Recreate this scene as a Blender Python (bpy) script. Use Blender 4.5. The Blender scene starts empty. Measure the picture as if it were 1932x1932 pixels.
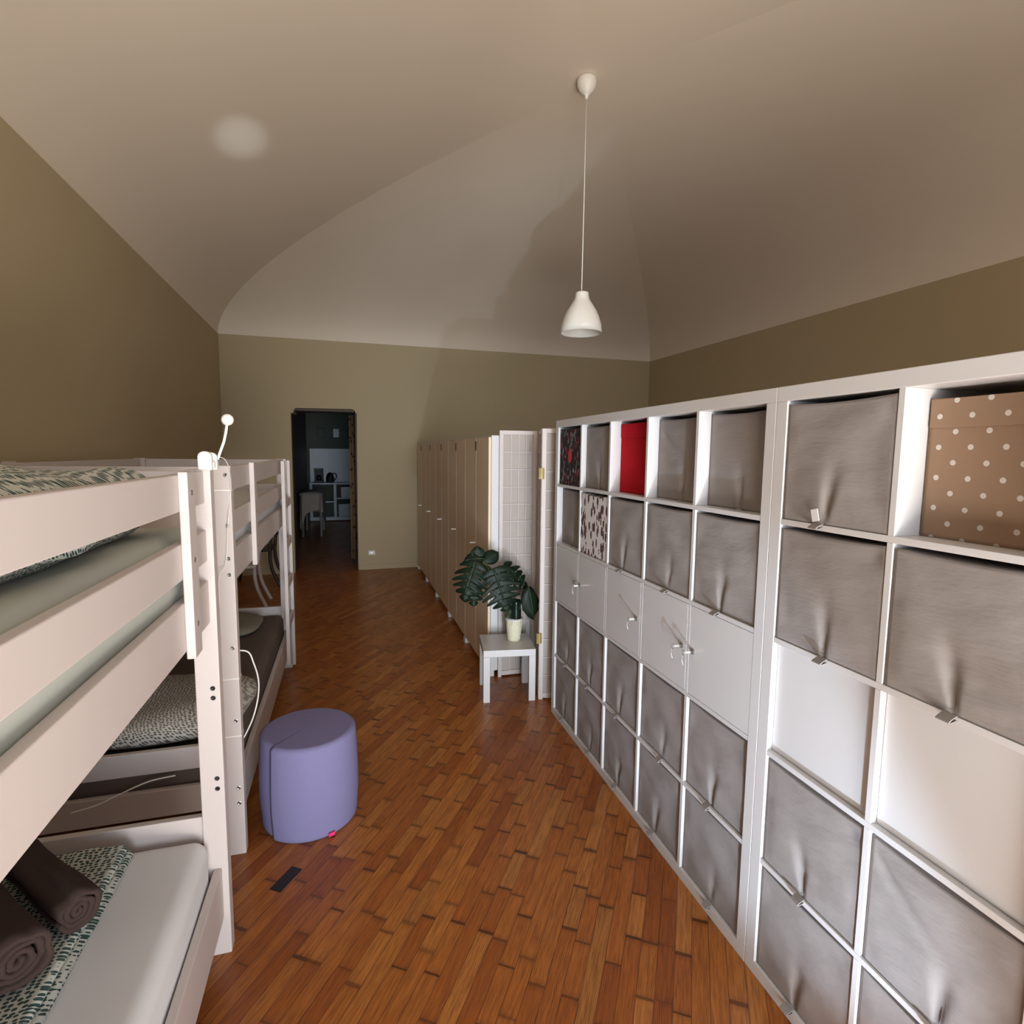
import bpy, math, random
from mathutils import Vector, Matrix, noise
R_ = random.Random(7)
SC = bpy.context.scene
COL = SC.collection

# ---------------------------------------------------------------- camera
cd = bpy.data.cameras.new('camera'); cam = bpy.data.objects.new('camera', cd); COL.objects.link(cam)
cd.sensor_fit = 'HORIZONTAL'; cd.sensor_width = 36.0
cd.lens = 36.0 * 1053.35 / 1932.0
cd.clip_start = 0.02; cd.clip_end = 100
_fx = Vector((0.9612, -0.2749, 0.0100)).normalized()
_fz = Vector((0.2748, 0.9558, -0.1046)).normalized()
_fy = (-_fz).cross(_fx).normalized()          # up
_fx = _fy.cross(-_fz).normalized()
cam.matrix_world = Matrix.Translation(Vector((-1.188, -1.367, 1.627))) @ Matrix((
    (_fx.x, _fy.x, -_fz.x), (_fx.y, _fy.y, -_fz.y), (_fx.z, _fy.z, -_fz.z))).to_4x4()
SC.camera = cam

# ---------------------------------------------------------------- world, lights, exposure
w = bpy.data.worlds.new('world'); SC.world = w; w.use_nodes = True
w.node_tree.nodes['Background'].inputs[0].default_value = (0.55, 0.72, 1.0, 1)
w.node_tree.nodes['Background'].inputs[1].default_value = 0.6
SC.view_settings.view_transform = 'Standard'; SC.view_settings.look = 'None'
SC.view_settings.gamma = 1.0; SC.view_settings.exposure = 0.0

def lamp(name, kind, loc, direction, energy, color, **kw):
    ld = bpy.data.lights.new(name, kind); ld.energy = energy; ld.color = color
    for k, v in kw.items(): setattr(ld, k, v)
    o = bpy.data.objects.new(name, ld); COL.objects.link(o); o.location = loc
    o.rotation_euler = Vector(direction).to_track_quat('-Z', 'Y').to_euler()
    return o
# daylight entering by the tall open window behind the camera
lamp('window_daylight', 'AREA', (-0.75, -7.6, 1.7), (0.02, 1, 0.0), 760, (0.80, 0.90, 1.0), shape='RECTANGLE', size=4.0, size_y=3.2)
# added fill lamp outside the window to brighten the vault; the terrace is assumed
lamp('vault_fill', 'AREA', (-0.5, -3.1, 0.15), (0.0, 0.18, 0.97), 490, (1.0, 0.945, 0.865), shape='RECTANGLE', size=3.0, size_y=1.2)
# the sun, steep, through the same window onto the floor by the shelves
lamp('sun', 'SUN', (-2, -6, 6), (0.25, 0.66, -0.78), 8.0, (1.0, 0.88, 0.72), angle=0.01)
# sunlight mirrored up off the polished floor in front of the window
lamp('floor_glint', 'SPOT', (-0.62, -1.45, 0.10), (0.62, 2.25, 0.86), 165, (0.62, 0.80, 1.0), spot_size=math.radians(48), spot_blend=0.6, shadow_soft_size=0.03)
lamp('ceiling_glint', 'SPOT', (-0.9, -1.5, 0.15), (-0.958, 4.478, 3.564), 420, (0.80, 0.90, 1.0), spot_size=math.radians(4.2), spot_blend=1.0, shadow_soft_size=0.02)
lamp('kitchen_daylight', 'AREA', (-0.6, 10.8, 2.4), (-0.6, 0.5, -0.8), 1.5, (0.45, 0.68, 1.0), shape='RECTANGLE', size=0.6, size_y=0.8)

# ---------------------------------------------------------------- materials
class NT:
    def __init__(s, name):
        s.m = bpy.data.materials.new(name); s.m.use_nodes = True
        s.n = s.m.node_tree.nodes; s.l = s.m.node_tree.links; s.b = s.n['Principled BSDF']
    def node(s, t, **kw):
        n = s.n.new(t)
        for k, v in kw.items(): setattr(n, k, v)
        return n
    def link(s, a, b): s.l.new(a, b)
    def val(s, x):
        return x
    def math(s, op, a, b=None, c=None, clamp=False):
        n = s.node('ShaderNodeMath', operation=op); n.use_clamp = clamp
        for i, x in enumerate((a, b, c)):
            if x is None: continue
            if hasattr(x, 'type') and hasattr(x, 'links'): s.link(x, n.inputs[i])
            else: n.inputs[i].default_value = x
        return n.outputs[0]
    def mix(s, f, a, b):
        n = s.node('ShaderNodeMix', data_type='RGBA')
        for i, x in ((0, f), (6, a), (7, b)):
            if hasattr(x, 'links'): s.link(x, n.inputs[i])
            elif isinstance(x, (tuple, list)): n.inputs[i].default_value = (*x[:3], 1)
            else: n.inputs[i].default_value = x
        return n.outputs[2]
    def bump(s, h, strength, dist):
        n = s.node('ShaderNodeBump'); n.inputs['Strength'].default_value = strength; n.inputs['Distance'].default_value = dist
        s.link(h, n.inputs['Height']); s.link(n.outputs[0], s.b.inputs['Normal'])
    def coord(s, which='Object'):
        return s.node('ShaderNodeTexCoord').outputs[which]
    def scale(s, v, sc, rot=(0, 0, 0)):
        n = s.node('ShaderNodeMapping'); n.inputs['Scale'].default_value = sc; n.inputs['Rotation'].default_value = rot
        s.link(v, n.inputs[0]); return n.outputs[0]
    def noise(s, v, scale, detail=3, rough=0.5):
        n = s.node('ShaderNodeTexNoise'); n.inputs['Scale'].default_value = scale; n.inputs['Detail'].default_value = detail
        n.inputs['Roughness'].default_value = rough; s.link(v, n.inputs['Vector']); return n.outputs[0]
    def ramp(s, f, stops):
        n = s.node('ShaderNodeValToRGB'); e = n.color_ramp.elements
        while len(e) < len(stops): e.new(0.5)
        for q, (p, c) in zip(e, stops): q.position = p; q.color = (*c, 1)
        s.link(f, n.inputs[0]); return n.outputs[0]

def plain(name, color, rough=0.5, var=0.0, nscale=8, bump=0.0, bscale=60, spec=0.5, **kw):
    t = NT(name); t.b.inputs['Roughness'].default_value = rough; t.b.inputs['Specular IOR Level'].default_value = spec
    c = t.coord()
    a = tuple(x * (1 - var) for x in color); b = tuple(min(1, x * (1 + var)) for x in color)
    t.link(t.mix(t.noise(c, nscale), a, b), t.b.inputs['Base Color'])
    if bump: t.bump(t.noise(c, bscale, 4), bump, 0.002)
    for k, v in kw.items(): t.b.inputs[k].default_value = v
    return t.m

M = {}
M['wall'] = plain('wall_paint', (0.45, 0.37, 0.235), 0.75, 0.03, 1.2, 0.12, 90, spec=0.2)
M['ceiling'] = plain('ceiling_plaster', (0.74, 0.655, 0.545), 0.8, 0.025, 0.9, 0.12, 50, spec=0.2)
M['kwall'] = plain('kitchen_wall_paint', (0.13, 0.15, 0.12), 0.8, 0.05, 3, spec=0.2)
M['tile'] = plain('splashback', (0.62, 0.66, 0.7), 0.35, 0.05, 3)
M['white'] = plain('white_foil', (0.59, 0.575, 0.57), 0.33, 0.01, 3)
M['lacquer'] = plain('white_lacquered_pine', (0.55, 0.487, 0.462), 0.42, 0.02, 3, 0.05, 40)
M['whiteplastic'] = plain('white_plastic', (0.80, 0.78, 0.72), 0.35, 0.01, 3)
M['beige'] = plain('beige_wardrobe_front', (0.72, 0.565, 0.40), 0.45, 0.03, 2)
M['metal'] = plain('steel', (0.35, 0.34, 0.32), 0.3, 0.05, 20, Metallic=0.9)
M['dark'] = plain('black_plastic', (0.012, 0.011, 0.010), 0.5, 0.1, 20)
M['key'] = plain('nickel_key', (0.6, 0.58, 0.53), 0.3, 0.05, 20, Metallic=0.8)
M['brass'] = plain('brass_hinge', (0.45, 0.33, 0.13), 0.35, 0.05, 20, Metallic=0.8)
M['paper'] = plain('rice_paper', (0.42, 0.37, 0.335), 0.8, 0.04, 14, 0.1, 90, spec=0.2)
M['glassdark'] = plain('dark_green_glass', (0.006, 0.014, 0.01), 0.08, 0.1, 10)
M['darkwood'] = plain('dark_wood', (0.02, 0.015, 0.012), 0.45, 0.2, 10)
M['cloth'] = plain('table_linen', (0.34, 0.29, 0.25), 0.9, 0.08, 6, 0.2, 80, spec=0.2)
M['pink'] = plain('pink_label', (0.75, 0.03, 0.16), 0.6, 0.05, 30)
M['whitetag'] = plain('white_tape', (0.7, 0.69, 0.67), 0.6, 0.03, 30)
M['towel'] = plain('brown_grey_fleece', (0.052, 0.034, 0.030), 0.95, 0.16, 60, 0.6, 300, spec=0.15)
M['sheet'] = plain('white_sheet', (0.68, 0.685, 0.70), 0.85, 0.02, 3, 0.25, 14, spec=0.2)
M['sheetgreen'] = plain('pale_green_grey_sheet', (0.45, 0.47, 0.42), 0.9, 0.03, 3, 0.25, 14, spec=0.2)
M['brownsheet'] = plain('brown_grey_sheet', (0.135, 0.105, 0.088), 0.9, 0.08, 5, 0.3, 16, spec=0.2)
M['greypillow'] = plain('grey_green_pillow', (0.24, 0.22, 0.17), 0.9, 0.04, 5, 0.3, 16, spec=0.2)
M['lilac'] = plain('lilac_fabric', (0.215, 0.20, 0.36), 0.92, 0.03, 40, 0.35, 420, spec=0.15)
M['seam'] = plain('seam_shadow_gap', (0.11, 0.085, 0.18), 0.95)  # darker lilac standing in for shade inside the pouf's slit
M['jamb'] = plain('brown_door_reveal', (0.07, 0.048, 0.032), 0.6, 0.1, 8)

def fabric(name, col, weave=900):
    t = NT(name); t.b.inputs['Roughness'].default_value = 0.9; t.b.inputs['Specular IOR Level'].default_value = 0.2
    c = t.coord()
    n1 = t.noise(c, 6, 4)
    t.link(t.mix(n1, tuple(x * 0.93 for x in col), tuple(x * 1.07 for x in col)), t.b.inputs['Base Color'])
    wv = t.node('ShaderNodeTexWave', bands_direction='Z'); wv.inputs['Scale'].default_value = weave / 6.283 * 0.5
    wv.inputs['Distortion'].default_value = 0.4; t.link(c, wv.inputs[0])
    h = t.math('ADD', t.math('MULTIPLY', wv.outputs['Fac'], 0.14), t.math('MULTIPLY', t.noise(t.scale(c, (1, 4, 14)), 9, 3), 1.6))
    t.bump(h, 0.32, 0.0022)
    return t.m
M['grey'] = fabric('grey_box_fabric', (0.27, 0.243, 0.23))
M['grey2'] = fabric('dark_grey_box_fabric', (0.35, 0.31, 0.275))
M['red'] = fabric('red_box_fabric', (0.45, 0.003, 0.012))

def polka():
    t = NT('beige_polka_dot_fabric'); t.b.inputs['Roughness'].default_value = 0.9
    c = t.coord(); sx = t.node('ShaderNodeSeparateXYZ'); t.link(c, sx.inputs[0])
    P = 0.0540
    a = t.math('DIVIDE', t.math('ADD', sx.outputs[1], sx.outputs[2]), P * 1.25)
    b = t.math('DIVIDE', t.math('SUBTRACT', sx.outputs[1], sx.outputs[2]), P * 1.25)
    fa = t.math('SUBTRACT', t.math('FRACT', a), 0.5); fb = t.math('SUBTRACT', t.math('FRACT', b), 0.5)
    d = t.math('SQRT', t.math('ADD', t.math('MULTIPLY', fa, fa), t.math('MULTIPLY', fb, fb)))
    m = t.math('LESS_THAN', d, 0.125)
    t.link(t.mix(m, (0.28, 0.18, 0.115), (0.60, 0.55, 0.50)), t.b.inputs['Base Color'])
    t.bump(t.noise(c, 400, 2), 0.2, 0.001)
    return t.m
M['polka'] = polka()

def leafprint(name, base, inks, scale, thr, seedrot):
    """bold printed cotton: elongated dabs of ink laid in two directions"""
    t = NT(name); t.b.inputs['Roughness'].default_value = 0.85
    c = t.coord(); col = base
    for i, (ink, th, sc, rot) in enumerate(inks):
        v = t.scale(c, (sc[0], sc[1], sc[2]), (rot, 0, 0))
        vo = t.node('ShaderNodeTexVoronoi'); vo.inputs['Scale'].default_value = scale
        t.link(v, vo.inputs['Vector'])
        k = t.math('LESS_THAN', vo.outputs['Distance'], t.math('ADD', th, t.math('MULTIPLY', t.math('SUBTRACT', t.noise(c, 90, 2), 0.5), 0.35)))
        col = t.mix(k, col, ink)
    t.link(col, t.b.inputs['Base Color'])
    return t.m
M['darkprint'] = leafprint('black_leaf_print', (0.006, 0.006, 0.007), [
    ((0.13, 0.014, 0.022), 0.36, (1, 2.0, 1), 0.2), ((0.22, 0.24, 0.25), 0.26, (1, 3.6, 1), 0.7), ((0.34, 0.35, 0.35), 0.20, (1, 3.4, 1.1), -0.5)], 15, 0.3, 0)
M['lightprint'] = leafprint('white_and_maroon_leaf_print', (0.66, 0.62, 0.60), [
    ((0.075, 0.03, 0.035), 0.37, (1, 2.0, 0.9), 0.3), ((0.09, 0.035, 0.04), 0.33, (1, 2.3, 0.8), -0.6)], 16, 0.3, 0)

def dabs(name, base, ink, scale=70, thr=0.36):
    t = NT(name); t.b.inputs['Roughness'].default_value = 0.9; t.b.inputs['Specular IOR Level'].default_value = 0.2
    c = t.coord('UV')
    nn = t.node('ShaderNodeTexNoise'); nn.inputs['Scale'].default_value = 6; t.link(c, nn.inputs['Vector'])
    mx = t.node('ShaderNodeVectorMath', operation='MULTIPLY_ADD'); t.link(nn.outputs['Color'], mx.inputs[0])
    mx.inputs[1].default_value = (0.035, 0.035, 0); t.link(c, mx.inputs[2])
    v = t.scale(mx.outputs[0], (1.0, 1.45, 1))
    vo = t.node('ShaderNodeTexVoronoi', voronoi_dimensions='2D'); vo.inputs['Scale'].default_value = scale; vo.inputs['Randomness'].default_value = 0.45
    t.link(v, vo.inputs['Vector'])
    k = t.math('LESS_THAN', vo.outputs['Distance'], thr)
    t.link(t.mix(k, base, ink), t.b.inputs['Base Color'])
    t.bump(t.noise(c, 14, 4), 0.4, 0.006)
    return t.m
M['dabs'] = dabs('teal_dab_cotton', (0.52, 0.53, 0.48), (0.035, 0.07, 0.065))
M['dabsgrey'] = dabs('grey_dab_cotton', (0.50, 0.47, 0.42), (0.10, 0.095, 0.085), 75, 0.34)
M['curtain'] = leafprint('brown_floral_curtain', (0.20, 0.125, 0.06), [((0.05, 0.02, 0.012), 0.3, (1, 1, 1), 0.2)], 14, 0.3, 0)
M['lace'] = leafprint('cream_lace_metal', (0.62, 0.58, 0.42), [((0.20, 0.17, 0.10), 0.16, (1, 1, 1), 0)], 60, 0.2, 0)

def leaf_mat():
    t = NT('dark_green_leaf'); t.b.inputs['Roughness'].default_value = 0.5; t.b.inputs['Specular IOR Level'].default_value = 0.25
    c = t.coord(); t.link(t.mix(t.noise(c, 12), (0.003, 0.008, 0.004), (0.008, 0.020, 0.009)), t.b.inputs['Base Color'])
    return t.m
M['leaf'] = leaf_mat()
M['stem'] = plain('green_stem', (0.03, 0.05, 0.02), 0.45, 0.1, 20)

def floor_mat():
    t = NT('oak_strip_parquet'); c = t.coord('Object')
    v = t.scale(c, (1, 1, 1), (0, 0, -math.radians(56)))
    s = t.node('ShaderNodeSeparateXYZ'); t.link(v, s.inputs[0])
    W, L = 0.0535, 0.30
    row_f = t.math('DIVIDE', s.outputs[1], W); row = t.math('FLOOR', row_f); fr = t.math('FRACT', row_f)
    wn = t.node('ShaderNodeTexWhiteNoise', noise_dimensions='1D'); t.link(row, wn.inputs['W'])
    u = t.math('DIVIDE', t.math('ADD', s.outputs[0], t.math('MULTIPLY', wn.outputs['Value'], 3.7)), L)
    # uneven board lengths
    u2 = t.math('ADD', u, t.math('MULTIPLY', t.math('SINE', t.math('MULTIPLY', u, 2.1)), 0.33))
    brd = t.math('FLOOR', u2); fu = t.math('FRACT', u2)
    cmb = t.node('ShaderNodeCombineXYZ'); t.link(row, cmb.inputs[0]); t.link(brd, cmb.inputs[1])
    wn2 = t.node('ShaderNodeTexWhiteNoise', noise_dimensions='3D'); t.link(cmb.outputs[0], wn2.inputs['Vector'])
    base = t.ramp(wn2.outputs['Value'], [(0.0, (0.31, 0.082, 0.012)), (0.3, (0.40, 0.120, 0.019)), (0.65, (0.45, 0.150, 0.026)), (0.88, (0.52, 0.195, 0.040)), (1.0, (0.42, 0.165, 0.036))])
    # grain
    off = t.node('ShaderNodeVectorMath', operation='MULTIPLY_ADD'); t.link(wn2.outputs['Color'], off.inputs[0]); off.inputs[1].default_value = (9, 9, 9); t.link(v, off.inputs[2])
    g = t.noise(t.scale(off.outputs[0], (5.0, 60, 1)), 2.2, 6, 0.62)
    wv = t.node('ShaderNodeTexWave', wave_type='BANDS', bands_direction='Y'); wv.inputs['Scale'].default_value = 11; wv.inputs['Distortion'].default_value = 9; wv.inputs['Detail'].default_value = 2; wv.inputs['Detail Scale'].default_value = 0.6
    t.link(t.scale(off.outputs[0], (1.0, 6.0, 1)), wv.inputs[0])
    sw = t.node('ShaderNodeSeparateColor'); t.link(wn2.outputs['Color'], sw.inputs[0])
    fig = t.math('MULTIPLY', t.math('GREATER_THAN', sw.outputs[1], 0.55), 0.75)
    wv2 = t.node('ShaderNodeTexWave', wave_type='BANDS', bands_direction='Y'); wv2.inputs['Scale'].default_value = 26; wv2.inputs['Distortion'].default_value = 14; wv2.inputs['Detail'].default_value = 3; wv2.inputs['Detail Scale'].default_value = 0.35
    t.link(t.scale(off.outputs[0], (0.9, 2.6, 1)), wv2.inputs[0])
    gg = t.math('ADD', t.math('MULTIPLY', t.math('SUBTRACT', g, 0.5), 2.2), t.math('MULTIPLY', t.math('SUBTRACT', wv.outputs['Fac'], 0.5), 0.3))
    gg = t.math('ADD', gg, t.math('MULTIPLY', t.math('SUBTRACT', t.math('POWER', wv2.outputs['Fac'], 2.0), 0.3), fig))
    col = t.mix(t.math('ADD', t.math('MULTIPLY', gg, 0.85), 0.30, clamp=True), base, (0.115, 0.03, 0.008))
    # dark board ends and seams
    ends = t.math('MINIMUM', fu, t.math('SUBTRACT', 1.0, fu))
    e = t.math('MULTIPLY', t.math('LESS_THAN', ends, t.math('ADD', 0.008, t.math('MULTIPLY', wn2.outputs['Value'], 0.026))), t.math('ADD', 0.45, t.math('MULTIPLY', wn.outputs['Value'], 0.45)))
    seam = t.math('MULTIPLY', t.math('LESS_THAN', t.math('MINIMUM', fr, t.math('SUBTRACT', 1.0, fr)), 0.022), 0.72)
    shade = t.math('MULTIPLY', t.math('SUBTRACT', 1.0, t.math('DIVIDE', ends, 0.10), clamp=True), t.math('MULTIPLY', t.noise(t.scale(v, (9, 9, 9)), 1.5, 3), 0.55))
    col = t.mix(t.math('MAXIMUM', t.math('MAXIMUM', e, seam), shade), col, (0.045, 0.013, 0.005))
    t.link(col, t.b.inputs['Base Color'])
    t.link(t.math('ADD', 0.24, t.math('MULTIPLY', g, 0.16)), t.b.inputs['Roughness'])
    t.b.inputs['Specular IOR Level'].default_value = 0.42
    hh = t.math('SUBTRACT', t.math('MULTIPLY', g, 0.25), t.math('MULTIPLY', seam, 0.8))
    t.bump(hh, 0.25, 0.001)
    return t.m
M['floor'] = floor_mat()

# ---------------------------------------------------------------- mesh helpers
class MB:
    def __init__(s): s.v = []; s.f = []; s.uv = None
    def add(s, vs, fs):
        o = len(s.v); s.v += [tuple(p) for p in vs]; s.f += [tuple(i + o for i in f) for f in fs]; return s
    def box(s, x0, x1, y0, y1, z0, z1, mat=None):
        p = [Vector((x, y, z)) for x in (x0, x1) for y in (y0, y1) for z in (z0, z1)]
        if mat: p = [mat @ q for q in p]
        return s.add(p, [(0, 1, 3, 2), (4, 6, 7, 5), (0, 4, 5, 1), (2, 3, 7, 6), (0, 2, 6, 4), (1, 5, 7, 3)])
    def prism(s, poly, ax, a, b):
        """poly: list of 2D points; extrude along axis ax from a to b"""
        def P(u, v, w):
            return {'x': (w, u, v), 'y': (u, w, v), 'z': (u, v, w)}[ax]
        n = len(poly)
        vs = [P(u, v, a) for u, v in poly] + [P(u, v, b) for u, v in poly]
        fs = [tuple(range(n))[::-1], tuple(range(n, 2 * n))] + [(i, (i + 1) % n, n + (i + 1) % n, n + i) for i in range(n)]
        return s.add(vs, fs)
    def tube(s, pts, r, seg=10, caps=True):
        pts = [Vector(p) for p in pts]; n = len(pts); rr = r if isinstance(r, (list, tuple)) else [r] * n
        vs = []; up = Vector((0.03, 0.05, 1)).normalized(); prev = None
        for i, p in enumerate(pts):
            d = (pts[min(i + 1, n - 1)] - pts[max(i - 1, 0)]).normalized()
            if prev is None:
                a = d.cross(up)
                if a.length < 1e-3: a = d.cross(Vector((1, 0, 0)))
            else: a = prev - d * prev.dot(d)
            a.normalize(); b = d.cross(a); prev = a
            for k in range(seg):
                t = 2 * math.pi * k / seg; vs.append(p + (a * math.cos(t) + b * math.sin(t)) * rr[i])
        fs = [(i * seg + k, i * seg + (k + 1) % seg, (i + 1) * seg + (k + 1) % seg, (i + 1) * seg + k) for i in range(n - 1) for k in range(seg)]
        if caps: fs += [tuple(range(seg))[::-1], tuple((n - 1) * seg + k for k in range(seg))]
        return s.add(vs, fs)
    def lathe(s, prof, cx=0, cy=0, seg=40):
        vs = []; n = len(prof)
        for r, z in prof:
            for k in range(seg):
                t = 2 * math.pi * k / seg; vs.append((cx + r * math.cos(t), cy + r * math.sin(t), z))
        fs = [(i * seg + k, i * seg + (k + 1) % seg, (i + 1) * seg + (k + 1) % seg, (i + 1) * seg + k) for i in range(n - 1) for k in range(seg)]
        if prof[0][0] > 1e-6: fs.append(tuple(range(seg))[::-1])
        if prof[-1][0] > 1e-6: fs.append(tuple((n - 1) * seg + k for k in range(seg)))
        return s.add(vs, fs)
    def build(s, name, mat, parent=None, bevel=0, smooth=False, loc=None, subsurf=0, uvs=None):
        me = bpy.data.meshes.new(name); me.from_pydata(s.v, [], s.f); me.validate(); me.materials.append(mat)
        o = bpy.data.objects.new(name, me); COL.objects.link(o)
        import bmesh
        bm = bmesh.new(); bm.from_mesh(me); bmesh.ops.recalc_face_normals(bm, faces=bm.faces); bm.to_mesh(me); bm.free()
        if uvs:
            ul = me.uv_layers.new(name='uv')
            for lp in me.loops: ul.data[lp.index].uv = uvs(me.vertices[lp.vertex_index].co)
        if smooth: me.polygons.foreach_set('use_smooth', [True] * len(me.polygons))
        if bevel:
            b = o.modifiers.new('bevel', 'BEVEL'); b.width = bevel; b.segments = 2; b.limit_method = 'ANGLE'
        if subsurf:
            b = o.modifiers.new('sub', 'SUBSURF'); b.levels = subsurf; b.render_levels = subsurf
        if parent: o.parent = parent
        if loc: o.location = loc
        return o
def tag(o, label, cat, group=None, kind=None):
    if label: o['label'] = label
    if cat: o['category'] = cat
    if group: o['group'] = group
    if kind: o['kind'] = kind
    return o
def thing(name, label, cat, loc=(0, 0, 0), rz=0, group=None):
    o = bpy.data.objects.new(name, None); COL.objects.link(o); o.location = loc; o.rotation_euler = (0, 0, rz)
    o.empty_display_size = 0.1
    return tag(o, label, cat, group)
def struct(name, mb, mat, **kw):
    o = mb.build(name, mat, **kw); o['kind'] = 'structure'; return o
def copy_tree(src, parent=None):
    c = src.copy(); COL.objects.link(c); c.parent = parent
    for ch in list(src.children): copy_tree(ch, c)
    return c
def softbox(name, mat, cx, cy, z0, sx, sy, sz, parent=None, p=4.0, nseed=0, amp=0.006, fr=5.0, n=28, puff=0.0, uvk=1.0, rz=0.0):
    """cushion-like rounded slab: sx, sy half sizes, sz full height, base at z0 (own origin)"""
    vs = []; fs = []; nu = n * 2; nv = n
    for j in range(nv + 1):
        ph = -math.pi / 2 + math.pi * j / nv
        for i in range(nu):
            th = 2 * math.pi * i / nu
            def sp(a, e): return math.copysign(abs(a) ** e, a)
            e = 2.0 / p
            x = sp(math.cos(ph), 0.45) * sp(math.cos(th), e); y = sp(math.cos(ph), 0.45) * sp(math.sin(th), e); z = sp(math.sin(ph), 0.8)
            zz = z * (1 - puff * (x * x + y * y) * 0.5)
            q = Vector((x * sx, y * sy, (zz + 1) / 2 * sz))
            nn = noise.noise(Vector((q.x * fr + nseed, q.y * fr, q.z * fr))) * amp
            q += Vector((x * nn, y * nn, (nn * 1.2 if z > 0 else 0)))
            vs.append(q)
    for j in range(nv):
        for i in range(nu):
            fs.append((j * nu + i, j * nu + (i + 1) % nu, (j + 1) * nu + (i + 1) % nu, (j + 1) * nu + i))
    m = MB(); m.add(vs, fs)
    o = m.build(name, mat, parent, smooth=True, uvs=lambda c: (c.x * uvk + c.z * 0.7, c.y * uvk + c.z * 0.7))
    o.location = (cx, cy, z0); o.rotation_euler = (0, 0, rz)
    return o

# ================================================================ THE SETTING
BL = Vector((-2.75, 6.494)); BR = Vector((3.31, 6.60)); FR = Vector((3.60, -2.1)); FL = Vector((-2.54, -2.1))
ZS, HV = 3.07, 0.95
struct('floor', MB().box(-3.4, 4.2, -3.2, 12.9, -0.12, 0.0), M['floor'])
# side walls (with thickness outwards)
def wall_seg(name, a, b, out, z1=3.07, z0=0.0, mat=None, th=0.3):
    o = Vector(out) * th
    m = MB(); m.prism([(a.x, a.y), (b.x, b.y), (b.x + o.x, b.y + o.y), (a.x + o.x, a.y + o.y)], 'z', z0, z1)
    return struct(name, m, mat or M['wall'])
wall_seg('wall_left', FL, BL, (-1, 0))
wall_seg('wall_right', FR, BR, (1, 0))
# back wall with the doorway (rounded lintel)
def arc(cx, cz, r, a0, a1, n=6):
    return [(cx + r * math.cos(math.radians(a0 + (a1 - a0) * i / n)), cz + r * math.sin(math.radians(a0 + (a1 - a0) * i / n))) for i in range(n + 1)]
outline = [(-3.1, 0), (-1.937, 0), (-1.937, 2.122), (-1.903, 2.122)] + arc(-1.855, 2.14, 0.048, 180, 90) + arc(-1.172, 2.145, 0.048, 90, 0) + [(-1.122, 2.14), (-1.108, 2.14), (-1.122, 0), (3.7, 0), (3.7, 3.07), (-3.1, 3.07)]
mb = MB(); mb.prism(outline, 'y', 0, 0.42)
mb.v = [(x, y + 6.494 + 0.0175 * (x + 2.75), z) for x, y, z in mb.v]
struct('wall_back', mb, M['wall'])
# rear wall (behind the camera) with the tall window opening
mb = MB(); mb.prism([(-2.9, 0), (-1.5, 0), (-1.5, 2.55), (0.85, 2.55), (0.85, 0), (3.9, 0), (3.9, 3.07), (-2.9, 3.07)], 'y', -2.36, -2.1)
struct('wall_rear', mb, M['wall'])
wf = MB(); wf.box(-1.5, -1.44, -2.3, -2.2, 0.0, 2.55).box(0.79, 0.85, -2.3, -2.2, 0.0, 2.55).box(-1.44, 0.79, -2.3, -2.2, 2.36, 2.55)
struct('window_1', wf, M['lacquer'])
# pavilion vault
vb = MB()
cs = [FL, FR, BR, BL]
def quad(u, v): return (FL * (1 - u) * (1 - v) + FR * u * (1 - v) + BR * u * v + BL * (1 - u) * v)
ts = [1 - math.cos(math.pi / 2 * i / 30) for i in range(31)]
for side in range(4):
    rows = []
    for t in ts:
        z = ZS + HV * math.sqrt(max(0, 1 - (1 - t) ** 2)); row = []
        for k in range(25):
            a = t / 2 + (1 - t) * k / 24
            u, v = [(a, t / 2), (1 - t / 2, a), (a, 1 - t / 2), (t / 2, a)][side]
            p = quad(u, v); row.append((p.x, p.y, z))
        rows.append(row)
    vs = [p for r in rows for p in r]
    fs = [(i * 25 + k, i * 25 + k + 1, (i + 1) * 25 + k + 1, (i + 1) * 25 + k) for i in range(30) for k in range(24)]
    vb.add(vs, fs)
# outer shell gives the vault its thickness
vb.box(-3.4, 4.2, -2.7, 7.1, 4.35, 4.5)
ceil = struct('ceiling', vb, M['ceiling'], smooth=True)
# baseboards painted like the wall
def ybk(x): return 6.494 + 0.0175 * (x + 2.75)
for nm, x0, x1 in (('baseboard_back_left', -2.75, -1.937), ('baseboard_back_right', -1.12, 3.3)):
    m = MB(); m.prism([(x0, ybk(x0) - 0.012), (x1, ybk(x1) - 0.012), (x1, ybk(x1)), (x0, ybk(x0))], 'z', 0, 0.075)
    struct(nm, m, M['wall'], bevel=0.003)
m = MB(); m.prism([(FL.x, FL.y), (FL.x + 0.012, FL.y), (BL.x + 0.012, BL.y), (BL.x, BL.y)], 'z', 0, 0.075); struct('baseboard_left', m, M['wall'])
# doorway reveal lining
m = MB(); m.box(-1.945, -1.930, 6.53, 6.90, 0, 2.14); m.box(-1.93, -1.14, 6.53, 6.90, 2.155, 2.185); m.box(-1.128, -1.113, 6.53, 6.90, 0, 2.14)
struct('trim_1', m, M['jamb'])
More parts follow.
